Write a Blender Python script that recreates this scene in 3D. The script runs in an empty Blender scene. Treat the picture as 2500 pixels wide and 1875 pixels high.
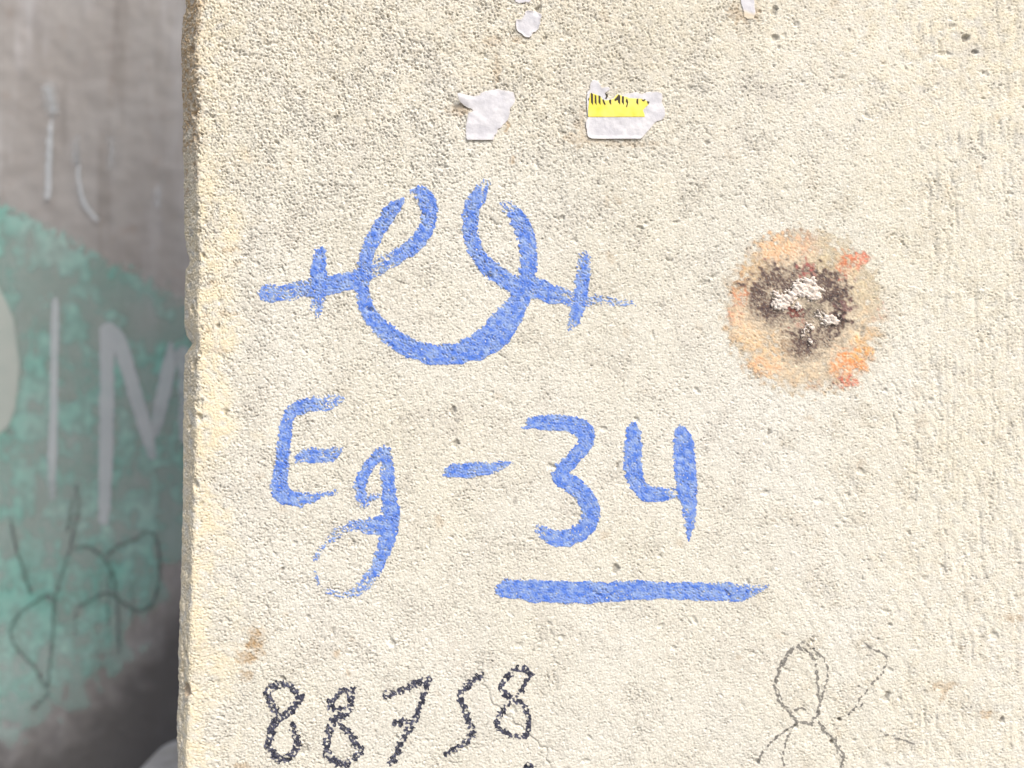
import bpy, math
import numpy as np

# ------------------------------------------------------------------ camera, sky, sun, exposure
scene = bpy.context.scene
MM = 0.001
PX = 0.25 * MM            # one photograph pixel on the wall face, in metres
CAMZ = 1.40               # camera height
DIST = 0.50               # camera to wall face
BACK = 0.55               # distance from wall face to the painted wall behind

cam_data = bpy.data.cameras.new('camera')
cam = bpy.data.objects.new('camera', cam_data)
scene.collection.objects.link(cam)
cam.location = (0.0, -DIST, CAMZ)
cam.rotation_euler = (math.radians(90), 0, 0)
cam_data.sensor_width = 36.0
cam_data.lens = 36.0 * DIST / (2500 * PX)
cam_data.clip_start = 0.01
cam_data.clip_end = 500
cam_data.dof.use_dof = True
cam_data.dof.focus_distance = DIST
cam_data.dof.aperture_fstop = 28.8 / 8.0
scene.camera = cam

SUN_EL, SUN_AZ = 50.0, 40.0      # elevation; azimuth measured from straight in front of the wall towards its right
to_sun = np.array([math.cos(math.radians(SUN_EL)) * math.sin(math.radians(SUN_AZ)),
                   -math.cos(math.radians(SUN_EL)) * math.cos(math.radians(SUN_AZ)),
                   math.sin(math.radians(SUN_EL))])
world = bpy.data.worlds.new('World')
scene.world = world
world.use_nodes = True
wn = world.node_tree
sky = wn.nodes.new('ShaderNodeTexSky')
sky.sky_type = 'NISHITA'
sky.sun_disc = False
sky.sun_elevation = math.radians(SUN_EL)
sky.sun_rotation = math.radians(180 - SUN_AZ)
sky.air_density = 1.0
sky.dust_density = 4.0
sky.ozone_density = 0.6
wn.links.new(sky.outputs[0], wn.nodes['Background'].inputs[0])
wn.nodes['Background'].inputs[1].default_value = 0.09

sun_data = bpy.data.lights.new('sun', 'SUN')
sun_data.energy = 1.9
sun_data.angle = math.radians(20)
sun_data.color = (1.0, 0.965, 0.90)
sun = bpy.data.objects.new('sun', sun_data)
scene.collection.objects.link(sun)
import mathutils
sun.rotation_euler = mathutils.Vector(-to_sun).to_track_quat('-Z', 'Y').to_euler()
sun.location = (2, -3, 5)

scene.view_settings.view_transform = 'Standard'
scene.view_settings.look = 'None'
scene.view_settings.exposure = 1.09
scene.view_settings.gamma = 1.0
scene.render.engine = 'CYCLES'
scene.cycles.max_bounces = 6
scene.cycles.transparent_max_bounces = 12

# ------------------------------------------------------------------ helpers
def tag(o, label=None, cat=None, group=None, kind=None):
    if label: o['label'] = label
    if cat: o['category'] = cat
    if group: o['group'] = group
    if kind: o['kind'] = kind
    return o

def mesh_object(name, verts, faces, mat, parent=None, attrs=None, smooth=True):
    """verts (N,3); faces (M,k) array of equal-size polygons."""
    verts = np.ascontiguousarray(verts, dtype=np.float32)
    faces = np.ascontiguousarray(faces, dtype=np.int32)
    me = bpy.data.meshes.new(name)
    n, (m, k) = len(verts), faces.shape
    me.vertices.add(n)
    me.vertices.foreach_set('co', verts.ravel())
    me.loops.add(m * k)
    me.loops.foreach_set('vertex_index', faces.ravel())
    me.polygons.add(m)
    me.polygons.foreach_set('loop_start', np.arange(0, m * k, k, dtype=np.int32))
    if attrs:
        for an, av in attrs.items():
            av = np.asarray(av, dtype=np.float32)
            if av.ndim == 1:
                a = me.attributes.new(an, 'FLOAT', 'POINT')
                a.data.foreach_set('value', np.ascontiguousarray(av))
            else:
                if av.shape[1] == 3:
                    av = np.concatenate([av, np.ones((len(av), 1), np.float32)], 1)
                a = me.attributes.new(an, 'FLOAT_COLOR', 'POINT')
                a.data.foreach_set('color', np.ascontiguousarray(av).ravel())
    me.update(calc_edges=True)
    if smooth:
        me.polygons.foreach_set('use_smooth', np.ones(m, dtype=bool))
    me.materials.append(mat)
    o = bpy.data.objects.new(name, me)
    scene.collection.objects.link(o)
    if parent is not None:
        o.parent = parent
        o.matrix_parent_inverse = mathutils.Matrix.Translation(-parent.location)
    return o

def band_noise(shape, d, lam, bw=0.6, aniso=1.0, ang=0.0, seed=0):
    """band-passed gaussian noise, unit variance; lam in metres; stretched 'aniso' times along direction ang (deg)."""
    rng = np.random.default_rng(seed)
    f = np.fft.rfft2(rng.standard_normal(shape).astype(np.float32))
    fz = np.fft.fftfreq(shape[0], d)[:, None]
    fx = np.fft.rfftfreq(shape[1], d)[None, :]
    a = math.radians(ang)
    fa = (fx * math.cos(a) + fz * math.sin(a)) * aniso
    fb = -fx * math.sin(a) + fz * math.cos(a)
    r = np.sqrt(fa * fa + fb * fb) + 1e-9
    w = np.exp(-(np.log(r * lam) ** 2) / (2 * bw * bw))
    w[0, 0] = 0
    g = np.fft.irfft2(f * w, s=shape)
    g -= g.mean()
    return (g / g.std()).astype(np.float32)

def sstep(a, b, x):
    t = np.clip((x - a) / (b - a), 0, 1)
    return t * t * (3 - 2 * t)

def spline(pts, step=4.0):
    """Catmull-Rom through rows (x, y, w, dry), resampled."""
    p = np.asarray(pts, dtype=np.float64)
    q = np.vstack([2 * p[0] - p[1], p, 2 * p[-1] - p[-2]])
    out = []
    for i in range(1, len(q) - 2):
        n = max(2, int(np.hypot(*(q[i + 1, :2] - q[i, :2])) / step))
        t = np.linspace(0, 1, n, endpoint=False)[:, None]
        out.append(0.5 * ((2 * q[i]) + (-q[i - 1] + q[i + 1]) * t + (2 * q[i - 1] - 5 * q[i] + 4 * q[i + 1] - q[i + 2]) * t ** 2
                          + (-q[i - 1] + 3 * q[i] - 3 * q[i + 1] + q[i + 2]) * t ** 3))
    out.append(p[-1:])
    r = np.vstack(out)
    r[:, 2] = np.maximum(r[:, 2], 1.0)
    return r

def stroke_field(X, Y, pts, step=4.0):
    """signed depth inside a brush stroke (px, + inside), cross offset, distance along, dryness at the nearest point."""
    s = spline(pts, step)
    a, b = s[:-1], s[1:]
    best = np.full(X.shape, 1e9, np.float32)
    off = np.zeros_like(best); along = np.zeros_like(best); dry = np.zeros_like(best)
    seg = np.hypot(*(b - a)[:, :2].T)
    cum = np.concatenate([[0], np.cumsum(seg)])
    for i in range(len(a)):
        dx, dy = b[i, 0] - a[i, 0], b[i, 1] - a[i, 1]
        L2 = dx * dx + dy * dy + 1e-9
        t = np.clip(((X - a[i, 0]) * dx + (Y - a[i, 1]) * dy) / L2, 0, 1)
        ex, ey = X - (a[i, 0] + t * dx), Y - (a[i, 1] + t * dy)
        w = (a[i, 2] + (b[i, 2] - a[i, 2]) * t) * 0.5
        dd = np.hypot(ex, ey) - w
        m = dd < best
        best = np.where(m, dd, best)
        cr = (ex * -dy + ey * dx) / math.sqrt(L2)
        off = np.where(m, cr, off)
        along = np.where(m, cum[i] + t * seg[i], along)
        dry = np.where(m, a[i, 3] + (b[i, 3] - a[i, 3]) * t, dry)
    return -best, off, along, dry

def zoomed(pts, ox, oy, sc, w=None, dry=0.0):
    """points measured in an enlarged crop of origin (ox, oy) and scale sc -> (x, y, width, dryness) in photo pixels."""
    r = []
    for p in pts:
        ww = (p[2] / sc) if len(p) > 2 else w
        r.append((ox + p[0] / sc, oy + p[1] / sc, ww, p[3] if len(p) > 3 else dry))
    return r

# ---- node shorthand
class NT:
    def __init__(self, name):
        self.m = bpy.data.materials.new(name)
        self.m.use_nodes = True
        self.t = self.m.node_tree
        self.t.nodes.clear()
        self.out = self.t.nodes.new('ShaderNodeOutputMaterial')
    def n(self, typ, **kw):
        x = self.t.nodes.new(typ)
        for k, v in kw.items():
            setattr(x, k, v)
        return x
    def link(self, a, b):
        self.t.links.new(a, b)
    def val(self, sock, v):
        if hasattr(v, 'is_linked'): self.link(v, sock)
        else: sock.default_value = v
    def attr(self, name, out='Fac'):
        a = self.n('ShaderNodeAttribute'); a.attribute_name = name
        return a.outputs[out]
    def coords(self, scale=(1, 1, 1)):
        tc = self.n('ShaderNodeTexCoord')
        mp = self.n('ShaderNodeMapping')
        mp.inputs['Scale'].default_value = scale
        self.link(tc.outputs['Object'], mp.inputs[0])
        return mp.outputs[0]
    def noise(self, scale, detail=4, rough=0.55, vec=None, dist=0.0):
        x = self.n('ShaderNodeTexNoise')
        x.inputs['Scale'].default_value = scale
        x.inputs['Detail'].default_value = detail
        x.inputs['Roughness'].default_value = rough
        x.inputs['Distortion'].default_value = dist
        self.link(vec if vec is not None else self.coords(), x.inputs['Vector'])
        return x.outputs['Fac']
    def math(self, op, a, b=0.0, clamp=False):
        x = self.n('ShaderNodeMath', operation=op, use_clamp=clamp)
        self.val(x.inputs[0], a); self.val(x.inputs[1], b)
        return x.outputs[0]
    def mapr(self, v, a, b, c=0.0, d=1.0):
        x = self.n('ShaderNodeMapRange')
        self.link(v, x.inputs[0])
        for i, q in enumerate((a, b, c, d)): x.inputs[i + 1].default_value = q
        return x.outputs[0]
    def mix(self, f, a, b, blend='MIX'):
        x = self.n('ShaderNodeMix', data_type='RGBA', blend_type=blend)
        self.val(x.inputs[0], f)
        for s, v in ((x.inputs[6], a), (x.inputs[7], b)):
            if hasattr(v, 'is_linked'): self.link(v, s)
            else: s.default_value = (*v, 1)
        return x.outputs[2]
    def bump(self, h, dist, strength=1.0):
        x = self.n('ShaderNodeBump')
        x.inputs['Distance'].default_value = dist
        self.val(x.inputs['Strength'], strength)
        self.link(h, x.inputs['Height'])
        return x.outputs[0]
    def finish(self, col, rough=0.9, normal=None, alpha=None, spec=0.25):
        p = self.n('ShaderNodeBsdfPrincipled')
        self.val(p.inputs['Base Color'], col if hasattr(col, 'is_linked') else (*col, 1))
        self.val(p.inputs['Roughness'], rough)
        p.inputs['Specular IOR Level'].default_value = spec
        if normal is not None: self.link(normal, p.inputs['Normal'])
        s = p.outputs[0]
        if alpha is not None:
            tr = self.n('ShaderNodeBsdfTransparent')
            mx = self.n('ShaderNodeMixShader')
            self.link(alpha, mx.inputs[0]); self.link(tr.outputs[0], mx.inputs[1]); self.link(s, mx.inputs[2])
            s = mx.outputs[0]
        self.link(s, self.out.inputs[0])
        return self.m

# ------------------------------------------------------------------ materials
def mat_plaster():
    k = NT('cream_render')
    # masks baked as named per-vertex amounts of pigment / dirt; colours chosen here
    warm, brown, grey, dark, sandy = k.attr('warm'), k.attr('brown'), k.attr('grey'), k.attr('dark'), k.attr('sandy')
    base = k.mix(k.mapr(k.noise(9, 5), 0.35, 0.68), (0.610, 0.582, 0.495), (0.630, 0.612, 0.553))
    base = k.mix(k.mapr(k.noise(23, 4, 0.6), 0.52, 0.72, 0, 0.35), base, (0.565, 0.525, 0.465))
    run = k.noise(34, 4, 0.6, k.coords((1, 1, 0.05)))
    base = k.mix(k.mapr(run, 0.50, 0.72, 0, 0.28), base, (0.45, 0.43, 0.39))
    # sand grains: pale and grey-brown specks in the mix
    vec = k.n('ShaderNodeMapping'); vec.inputs['Rotation'].default_value = (0, math.radians(35), 0); vec.inputs['Scale'].default_value = (0.62, 1, 1)
    k.link(k.coords(), vec.inputs[0]); vec = vec.outputs[0]
    g1 = k.noise(760, 3, 0.6, vec)
    base = k.mix(k.math('MULTIPLY', k.mapr(g1, 0.525, 0.63, 0, 0.85), sandy), base, (0.31, 0.285, 0.24))
    g2 = k.noise(520, 2, 0.5, vec)
    base = k.mix(k.mapr(g2, 0.54, 0.66, 0, 0.7), base, (0.76, 0.735, 0.665))
    base = k.mix(k.math('MULTIPLY', warm, 0.85), base, (0.72, 0.62, 0.42), 'MIX')
    base = k.mix(k.math('MULTIPLY', grey, 0.75), base, (0.36, 0.33, 0.30))
    bn = k.mapr(k.noise(300, 3), 0.3, 0.7, 0.5, 1.0)
    base = k.mix(k.math('MULTIPLY', brown, bn), base, (0.36, 0.235, 0.115))
    base = k.mix(dark, base, (0.10, 0.085, 0.075))
    h = k.noise(520, 4, 0.6)
    nrm = k.bump(h, 0.0012, 0.5)
    h2 = k.noise(210, 6, 0.65)
    b2 = k.n('ShaderNodeBump')
    b2.inputs['Distance'].default_value = 0.003
    k.link(k.attr('coarse'), b2.inputs['Strength']); k.link(h2, b2.inputs['Height']); k.link(nrm, b2.inputs['Normal'])
    return k.finish(base, 0.93, b2.outputs[0], spec=0.15)

def mat_paint(name, deep, pale, alpha_max=0.97, noise_amt=0.22):
    k = NT(name)
    cov, thick = k.attr('cover'), k.attr('thick')
    f = k.math('ADD', thick, k.math('MULTIPLY', k.math('SUBTRACT', k.noise(260, 4, 0.65), 0.5), 0.55), clamp=True)
    col = k.mix(f, pale, deep)
    a = k.math('ADD', cov, k.math('MULTIPLY', k.math('SUBTRACT', k.noise(700, 2, 0.6), 0.5), noise_amt))
    a = k.mapr(a, 0.40, 0.60, 0.0, alpha_max)
    return k.finish(col, 0.62, k.bump(k.noise(600, 3), 0.0006, 0.25), a, spec=0.3)

def mat_colour_sheet(name, rough=0.9):
    k = NT(name)
    a = k.math('ADD', k.attr('cover'), k.math('MULTIPLY', k.math('SUBTRACT', k.noise(420, 3, 0.65), 0.5), 0.5))
    a = k.mapr(a, 0.12, 0.75, 0.0, 0.97)
    c = k.mix(k.mapr(k.noise(700, 3), 0.54, 0.70, 0, 0.45), k.attr('tint', 'Color'), (0.26, 0.17, 0.12))
    return k.finish(c, rough, k.bump(k.noise(520, 4, 0.6), 0.0012, 0.35), a, spec=0.12)

def mat_paper():
    k = NT('torn_paper')
    c = k.mix(k.mapr(k.noise(120, 5), 0.35, 0.7), (0.49, 0.485, 0.52), (0.66, 0.65, 0.675))
    c = k.mix(k.mapr(k.noise(420, 3), 0.58, 0.75, 0, 0.3), c, (0.50, 0.48, 0.50))
    c = k.mix(k.mapr(k.noise(55, 3), 0.55, 0.7, 0, 0.55), c, (0.72, 0.71, 0.72))
    c = k.mix(k.attr('stain'), c, (0.60, 0.51, 0.37))
    return k.finish(c, 0.7, k.bump(k.noise(260, 5, 0.6), 0.001, 0.4), spec=0.3)

def mat_flat(name, a, b, scale=200, rough=0.6):
    k = NT(name)
    return k.finish(k.mix(k.mapr(k.noise(scale, 4), 0.35, 0.68), a, b), rough, k.bump(k.noise(scale * 2, 4), 0.0005, 0.3), spec=0.3)

def mat_crust():
    k = NT('white_crust')
    c = k.mix(k.mapr(k.noise(330, 4, 0.65), 0.44, 0.66), (0.73, 0.66, 0.60), (0.60, 0.51, 0.44))
    a = k.math('ADD', k.attr('cover'), k.math('MULTIPLY', k.math('SUBTRACT', k.noise(480, 3, 0.65), 0.5), 0.3))
    return k.finish(c, 0.95, k.bump(k.noise(600, 4, 0.7), 0.002, 0.5), k.mapr(a, 0.42, 0.58), spec=0.1)

def mat_back_wall():
    k = NT('grey_weathered_concrete')
    c = k.mix(k.mapr(k.noise(6, 6, 0.6), 0.35, 0.66), (0.275, 0.257, 0.246), (0.335, 0.325, 0.32))
    st = k.noise(16, 6, 0.65, k.coords((1, 1, 0.16)))
    c = k.mix(k.mapr(st, 0.50, 0.66, 0, 0.75), c, (0.40, 0.39, 0.40))
    st2 = k.noise(27, 5, 0.6, k.coords((1, 1, 0.12)))
    c = k.mix(k.mapr(st2, 0.56, 0.70, 0, 0.5), c, (0.16, 0.14, 0.125))
    c = k.mix(k.mapr(k.noise(38, 4), 0.6, 0.75, 0, 0.4), c, (0.24, 0.19, 0.165))
    c = k.mix(k.attr('low_dark'), c, (0.088, 0.083, 0.081))  # darker tone low on the wall
    return k.finish(c, 0.9, k.bump(k.noise(60, 6, 0.6), 0.004, 0.14), spec=0.2)

def mat_back_paint(name, a, b, scale=30, amax=0.9, amt=0.35, lo=0.38, hi=0.62, det=5):
    k = NT(name)
    col = k.mix(k.mapr(k.noise(scale, 5, 0.6), 0.35, 0.68), a, b)
    al = k.math('ADD', k.attr('cover'), k.math('MULTIPLY', k.math('SUBTRACT', k.noise(scale * 1.7, det, 0.6), 0.5), amt))
    return k.finish(col, 0.8, k.bump(k.noise(60, 6, 0.6), 0.004, 0.14), k.mapr(al, lo, hi, 0.0, amax), spec=0.25)

M_plaster = mat_plaster()
M_blue = mat_paint('blue_brush_paint', (0.072, 0.170, 0.585), (0.27, 0.37, 0.62))
M_black = mat_paint('black_marker_ink', (0.026, 0.028, 0.046), (0.115, 0.12, 0.18), 0.94, 0.3)
M_pencil = mat_paint('grey_pencil', (0.13, 0.125, 0.12), (0.24, 0.23, 0.22), 0.6, 0.5)
M_stain = mat_colour_sheet('mottled_stain')
M_crust = mat_crust()
M_paper = mat_paper()
M_yellow = mat_flat('yellow_print', (0.74, 0.62, 0.06), (0.80, 0.70, 0.17), 90)
M_ink = mat_flat('black_print', (0.035, 0.028, 0.018), (0.06, 0.05, 0.03), 300)
M_back = mat_back_wall()
M_teal = mat_back_paint('teal_paint', (0.18, 0.41, 0.355), (0.33, 0.46, 0.425), 11, 0.85, 0.5, -0.1, 0.95, 3)
M_white = mat_back_paint('faded_white_paint', (0.47, 0.505, 0.53), (0.53, 0.555, 0.58), 30, 0.72, 0.35, 0.15, 0.85)
M_palegreen = mat_back_paint('pale_green_paint', (0.38, 0.425, 0.395), (0.43, 0.455, 0.425), 20, 0.85, 0.3)
M_spray = mat_back_paint('black_spray_paint', (0.04, 0.05, 0.048), (0.07, 0.08, 0.075), 40, 0.5, 0.6)

# ------------------------------------------------------------------ ground
def mat_ground():
    k = NT('dusty_ground')
    c = k.mix(k.mapr(k.noise(1.2, 6), 0.35, 0.68), (0.20, 0.185, 0.16), (0.30, 0.28, 0.25))
    c = k.mix(k.mapr(k.noise(40, 4), 0.55, 0.7, 0, 0.5), c, (0.14, 0.13, 0.115))
    return k.finish(c, 0.95, k.bump(k.noise(60, 5), 0.01, 0.5), spec=0.15)
gs = np.linspace(-150, 150, 41)
GX, GY = np.meshgrid(gs, gs)
gv = np.stack([GX.ravel(), GY.ravel(), np.zeros(GX.size)], 1)
def grid_faces(nr, nc, flip=False):
    i = np.arange(nr * nc).reshape(nr, nc)
    f = np.stack([i[:-1, :-1], i[:-1, 1:], i[1:, 1:], i[1:, :-1]], -1).reshape(-1, 4)
    return f[:, ::-1] if flip else f
tag(mesh_object('ground', gv, grid_faces(41, 41), mat_ground()), 'dusty pale concrete ground in front of the walls', kind='structure')

# ------------------------------------------------------------------ the rendered wall slab
DX = 0.52 * MM
XR0 = (478 - 1250) * PX                       # ridge where face turns into the chipped edge
TOP, BOT = 2.35, 0.0
RIGHT = 1.25
# rows (z, from top down in photo pixels) : fine in the framed zone, coarse elsewhere
zf_top, zf_bot = CAMZ + 0.254, CAMZ - 0.254
zf = np.arange(zf_top, zf_bot, -DX)
z_all = np.concatenate([np.linspace(TOP, zf_top, 26)[:-1], zf, np.linspace(zf_bot, BOT, 40)])
i0, i1 = 25, 25 + len(zf)                      # fine rows
# columns u: <0 along the chipped edge, >0 along the face
uf = np.arange(-0.030, 0.527, DX)
u_all = np.concatenate([np.linspace(-0.21, -0.030, 14)[:-1], uf, np.linspace(0.527, RIGHT - XR0, 24)])
j0, j1 = 13, 13 + len(uf)
NR, NC = len(z_all), len(u_all)
PYr = 937.5 - (z_all - CAMZ) / PX              # photo row of each z

# measured outline of the edge: silhouette and ridge (photo px)
sil_y = [-400, 0, 10, 60, 100, 200, 400, 560, 600, 632, 655, 700, 790, 820, 836, 850, 866, 950, 1200, 1400, 1500, 1580, 1700, 1780, 1875, 2300]
sil_x = [450, 454, 447, 443, 442, 445, 449, 451, 457, 466, 453, 451, 450, 458, 470, 462, 451, 449, 447, 443, 440, 437, 436, 432, 434, 432]
rid_y = [-400, 0, 100, 300, 500, 640, 760, 835, 900, 1000, 1300, 1500, 1700, 1875, 2300]
rid_x = [486, 486, 478, 481, 484, 488, 482, 489, 483, 480, 472, 465, 461, 455, 452]
n_edge = np.random.default_rng(5).standard_normal(NR)
kern = np.exp(-np.linspace(-2, 2, 25) ** 2); kern /= kern.sum()
n_mid = np.convolve(np.random.default_rng(6).standard_normal(NR), kern, 'same') * 2.2
n_fin = np.convolve(n_edge, np.ones(4) / 4, 'same') * 2
fine_row = sstep(0, 30, np.arange(NR) - i0) * sstep(0, 30, i1 - np.arange(NR))
xs = (np.interp(PYr, sil_y, sil_x) + (n_mid * 0.55 + n_fin * 0.4) * fine_row - 1250) * PX
xr = (np.interp(PYr, rid_y, rid_x) + n_mid * 0.8 * fine_row - 1250) * PX
THETA = math.radians(46)
slen = np.maximum(xr - xs, 3 * MM) / (math.cos(THETA) - 0.385 * math.sin(THETA))
S0 = 0.018
# reference profile (angle ramps at the ridge and at the far end of the bevel), integrated along u
uu = np.linspace(-0.23, 0.05, 5601)
ang = THETA * sstep(0.0022, -0.0022, uu) + (math.radians(90) - THETA) * sstep(-S0 + 0.002, -S0 - 0.004, uu)
du = uu[1] - uu[0]
px_ = np.cumsum(np.cos(ang)) * du; py_ = -np.cumsum(np.sin(ang)) * du
z0i = np.argmin(np.abs(uu))
px_ -= px_[z0i]; py_ -= py_[z0i]
prof_x = np.where(u_all > 0.05, px_[-1] + (u_all - 0.05), np.interp(u_all, uu, px_))
prof_y = np.where(u_all > 0.05, py_[-1], np.interp(u_all, uu, py_))
prof_a = np.where(u_all > 0.05, 0.0, np.interp(u_all, uu, ang))
prof_y = prof_y - prof_y[-1]
ratio = (slen / S0)[:, None]
edge_w = sstep(0.025, 0.0, u_all)[None, :]
bev = (u_all < 0)[None, :]
Xw = (XR0 + prof_x)[None, :] + (xr - XR0)[:, None] * edge_w
deep = np.clip(u_all + S0, None, 0)            # length along the straight return
Xw = np.where(bev, xr[:, None] + prof_x[None, :] * np.where(u_all[None, :] > -S0, ratio, ratio), Xw)
Yw = np.where(bev, prof_y[None, :] * np.minimum(ratio, 4), prof_y[None, :]) * np.ones((NR, 1))
Zw = np.repeat(z_all[:, None], NC, 1)

# --- relief, in metres (positive = out of the wall)
shp = (i1 - i0, j1 - j0)
PXf = 1250 + ((XR0 + uf)[None, :] + np.zeros((shp[0], 1))) / PX     # photo coordinates of the fine lattice
PYf = np.repeat(PYr[i0:i1][:, None], shp[1], 1)
nA = band_noise(shp, DX, 2.0 * MM, 0.40, 1.6, 35, 1)
nB = band_noise(shp, DX, 4.6 * MM, 0.45, 1.5, 30, 2)
nC = band_noise(shp, DX, 12 * MM, 0.5, 1.2, 20, 3)
nD = band_noise(shp, DX, 60 * MM, 0.6, 1.0, 0, 4)
nE = band_noise(shp, DX, 1.3 * MM, 0.30, 1.3, 35, 7)
nZ = band_noise(shp, DX, 45 * MM, 0.6, 1.0, 0, 8)                   # how rough, place to place
# rough at the top and left, smoother with sparse pits at the right and low right
rough = 0.42 + 0.48 * sstep(900, 150, PYf) * sstep(2300, 1300, PXf) + 0.30 * sstep(1500, 600, PXf)
rough = np.clip(rough + 0.13 * nZ, 0.28, 1.25)
nP = band_noise(shp, DX, 9 * MM, 0.55, 1.6, 35, 13)
skinp = sstep(-0.1, 1.3, nP)                                          # patches where the smooth cement skin survives
thr = -0.80 + 1.05 * (rough - 0.4) - 0.75 * skinp                                   # plateau level: low = few pits
mixn = 0.85 * nA + 0.25 * nB + 0.45 * nE
pits = -np.logaddexp(0, (thr - mixn) * 3.0) / 3.0                    # flat plateaus, broken by pits
relief = (0.45 * MM) * pits * (0.45 + 0.75 * rough) + (0.07 * MM) * nE + (0.045 * MM) * nB * rough + (0.035 * MM) * nC + (0.09 * MM) * nD
nS = band_noise(shp, DX, 1.9 * MM, 0.30, 1.4, 40, 12)
relief -= (0.42 * MM) * sstep(1.45, 2.4, nS + 0.25 * nB)                # scattered pin-holes
# trowel striations, vertical, toward the right
st = band_noise(shp, DX, 7 * MM, 0.4, 7.0, 90, 9)
stm = sstep(2120, 2300, PXf) * (0.6 + 0.4 * np.clip(nZ, -1, 1))
relief += (0.22 * MM) * np.minimum(st, 0.2) * stm
st2 = band_noise(shp, DX, 9 * MM, 0.4, 5.0, 62, 10)
relief += (0.09 * MM) * np.minimum(st2, 0.3) * sstep(1750, 2000, PXf) * sstep(600, 900, PYf)

# individually placed larger pits
rng = np.random.default_rng(21)
dark = np.zeros(shp, np.float32); brown = np.zeros(shp, np.float32); grey = np.zeros(shp, np.float32); warm = np.zeros(shp, np.float32)
def local(cx, cy, r):
    ci = int(round((PYf[:, 0].searchsorted(cy)))); cj = int(round((cx - PXf[0, 0]) / (DX / PX)))
    n = int(r / (DX / PX)) + 2
    a, b, c, d = max(0, ci - n), min(shp[0], ci + n), max(0, cj - n), min(shp[1], cj + n)
    return slice(a, b), slice(c, d)
def blob(arr, cx, cy, rx, ry, amt, rot=0.0, wob=0.35, hard=2.0):
    sl = local(cx, cy, max(rx, ry) * 2.2)
    X, Y = PXf[sl] - cx, PYf[sl] - cy
    if X.size == 0: return
    a = math.radians(rot)
    x, y = X * math.cos(a) + Y * math.sin(a), -X * math.sin(a) + Y * math.cos(a)
    q = np.sqrt((x / rx) ** 2 + (y / ry) ** 2) + wob * 0.5 * (nB[sl] * 0.6 + nC[sl] * 0.6 + nA[sl] * 0.3)
    m = sstep(1.0 + 0.5 / hard, 1.0 - 0.5 / hard, q) * amt
    if arr is relief: arr[sl] += m
    else: arr[sl] = np.maximum(arr[sl], m)
for _ in range(300):
    cx, cy = rng.uniform(470, 2560), rng.uniform(-60, 1940)
    r = rng.uniform(2.5, 5.5) * (1.5 if rng.random() < 0.12 else 1)
    blob(relief, cx, cy, r * rng.uniform(1, 2.2), r, -rng.uniform(0.25, 0.9) * MM, rng.uniform(-20, 80), 0.3, 1.2)
for _ in range(70):                                                    # chips knocked out of the edge
    cy = rng.uniform(-60, 1940); cx = np.interp(cy, rid_y, rid_x) + rng.uniform(-34, 7); r = 2.5 + 10 * rng.random() ** 2
    blob(relief, cx, cy, r, r * rng.uniform(0.8, 2.2), -rng.uniform(0.4, 1.7) * MM, rng.uniform(-30, 30), 0.5, 1.2)
# noticeable holes and dirt specks seen in the photograph
for cx, cy, rx, ry, d, dk in [(2357, 92, 8, 11, 1.6, 0.55), (2380, 127, 6, 5, 1.2, 0.4), (1105, 1003, 8, 10, 1.3, 0.3), (1113, 1083, 8, 9, 1.3, 0.3),
                              (1502, 1390, 9, 11, 1.3, 0.4), (822, 292, 10, 12, 0.8, 0.25), (2102, 812, 6, 16, 1.0, 0.45), (2446, 1757, 6, 8, 1.2, 0.6),
                              (2050, 1757, 5, 5, 1.5, 0.75), (2031, 1811, 5, 6, 1.6, 0.8), (1878, 1055, 4, 10, .8, .4), (549, 1012, 4, 4, 1, .5), (530, 795, 5, 5, 1.2, .5),
                              (903, 757, 7, 6, 1.2, 0.6), (2166, 1700, 5, 12, 1.1, 0.4), (1508, 1136, 4, 9, .8, .3), (690, 1655, 7, 5, 1.0, .5), (737, 1832, 16, 14, .9, .12),
                              (690, 1390, 4, 4, 1.1, .6), (1890, 25, 7, 12, 1.3, .3), (1892, 92, 10, 7, 1.3, .3), (1316, 22, 5, 12, 1.0, .35), (1330, 95, 5, 10, 1, .35), (1312, 20, 4, 8, 1, .3)]:
    blob(relief, cx, cy, rx, ry, -d * MM, 20, 0.3, 1.4)
    blob(dark, cx, cy, rx * 0.9, ry * 0.9, dk, 20, 0.5, 1.5)
for _ in range(150):
    r = rng.uniform(2, 4)
    blob(dark, rng.uniform(480, 2540), rng.uniform(-50, 1930), r * rng.uniform(1, 2.5), r, rng.uniform(0.1, 0.4), rng.uniform(0, 90), 0.5, 1.5)
def groove(pts, w, depth, dk=0.0):
    s = spline([(x, y, w, 0) for x, y in pts], 6)
    cx, cy = s[:, 0].mean(), s[:, 1].mean()
    sl = local(cx, cy, max(np.ptp(s[:, 0]), np.ptp(s[:, 1])) * 0.6 + 30)
    sd, _, _, _ = stroke_field(PXf[sl] + nC[sl] * 4 + nB[sl] * 2, PYf[sl] + nB[sl] * 3, [(x, y, w, 0) for x, y in pts], 12)
    m = sstep(-2.5, 1.5, sd)
    relief[sl] -= depth * MM * m
    if dk: dark[sl] = np.maximum(dark[sl], dk * m * sstep(-0.9, 0.6, nC[sl]))
groove([(1165, 1620), (1176, 1650), (1190, 1690), (1215, 1730), (1290, 1790), (1330, 1830), (1345, 1875)], 3, 0.7, 0.35)
groove([(1325, 1545), (1310, 1580), (1290, 1600)], 3, 0.4, 0.3)
groove([(1350, 1540), (1355, 1620), (1352, 1760)], 2.5, 0.5, 0.12)
groove([(1212, 130), (1214, 180), (1210, 215)], 3, 0.4, 0.25)
groove([(958, 680), (972, 686), (985, 694), (998, 696)], 3, 0.7, 0.5)
groove([(2185, 930), (2192, 975), (2188, 1010), (2196, 1060)], 3, 0.6, 0.1)
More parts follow.
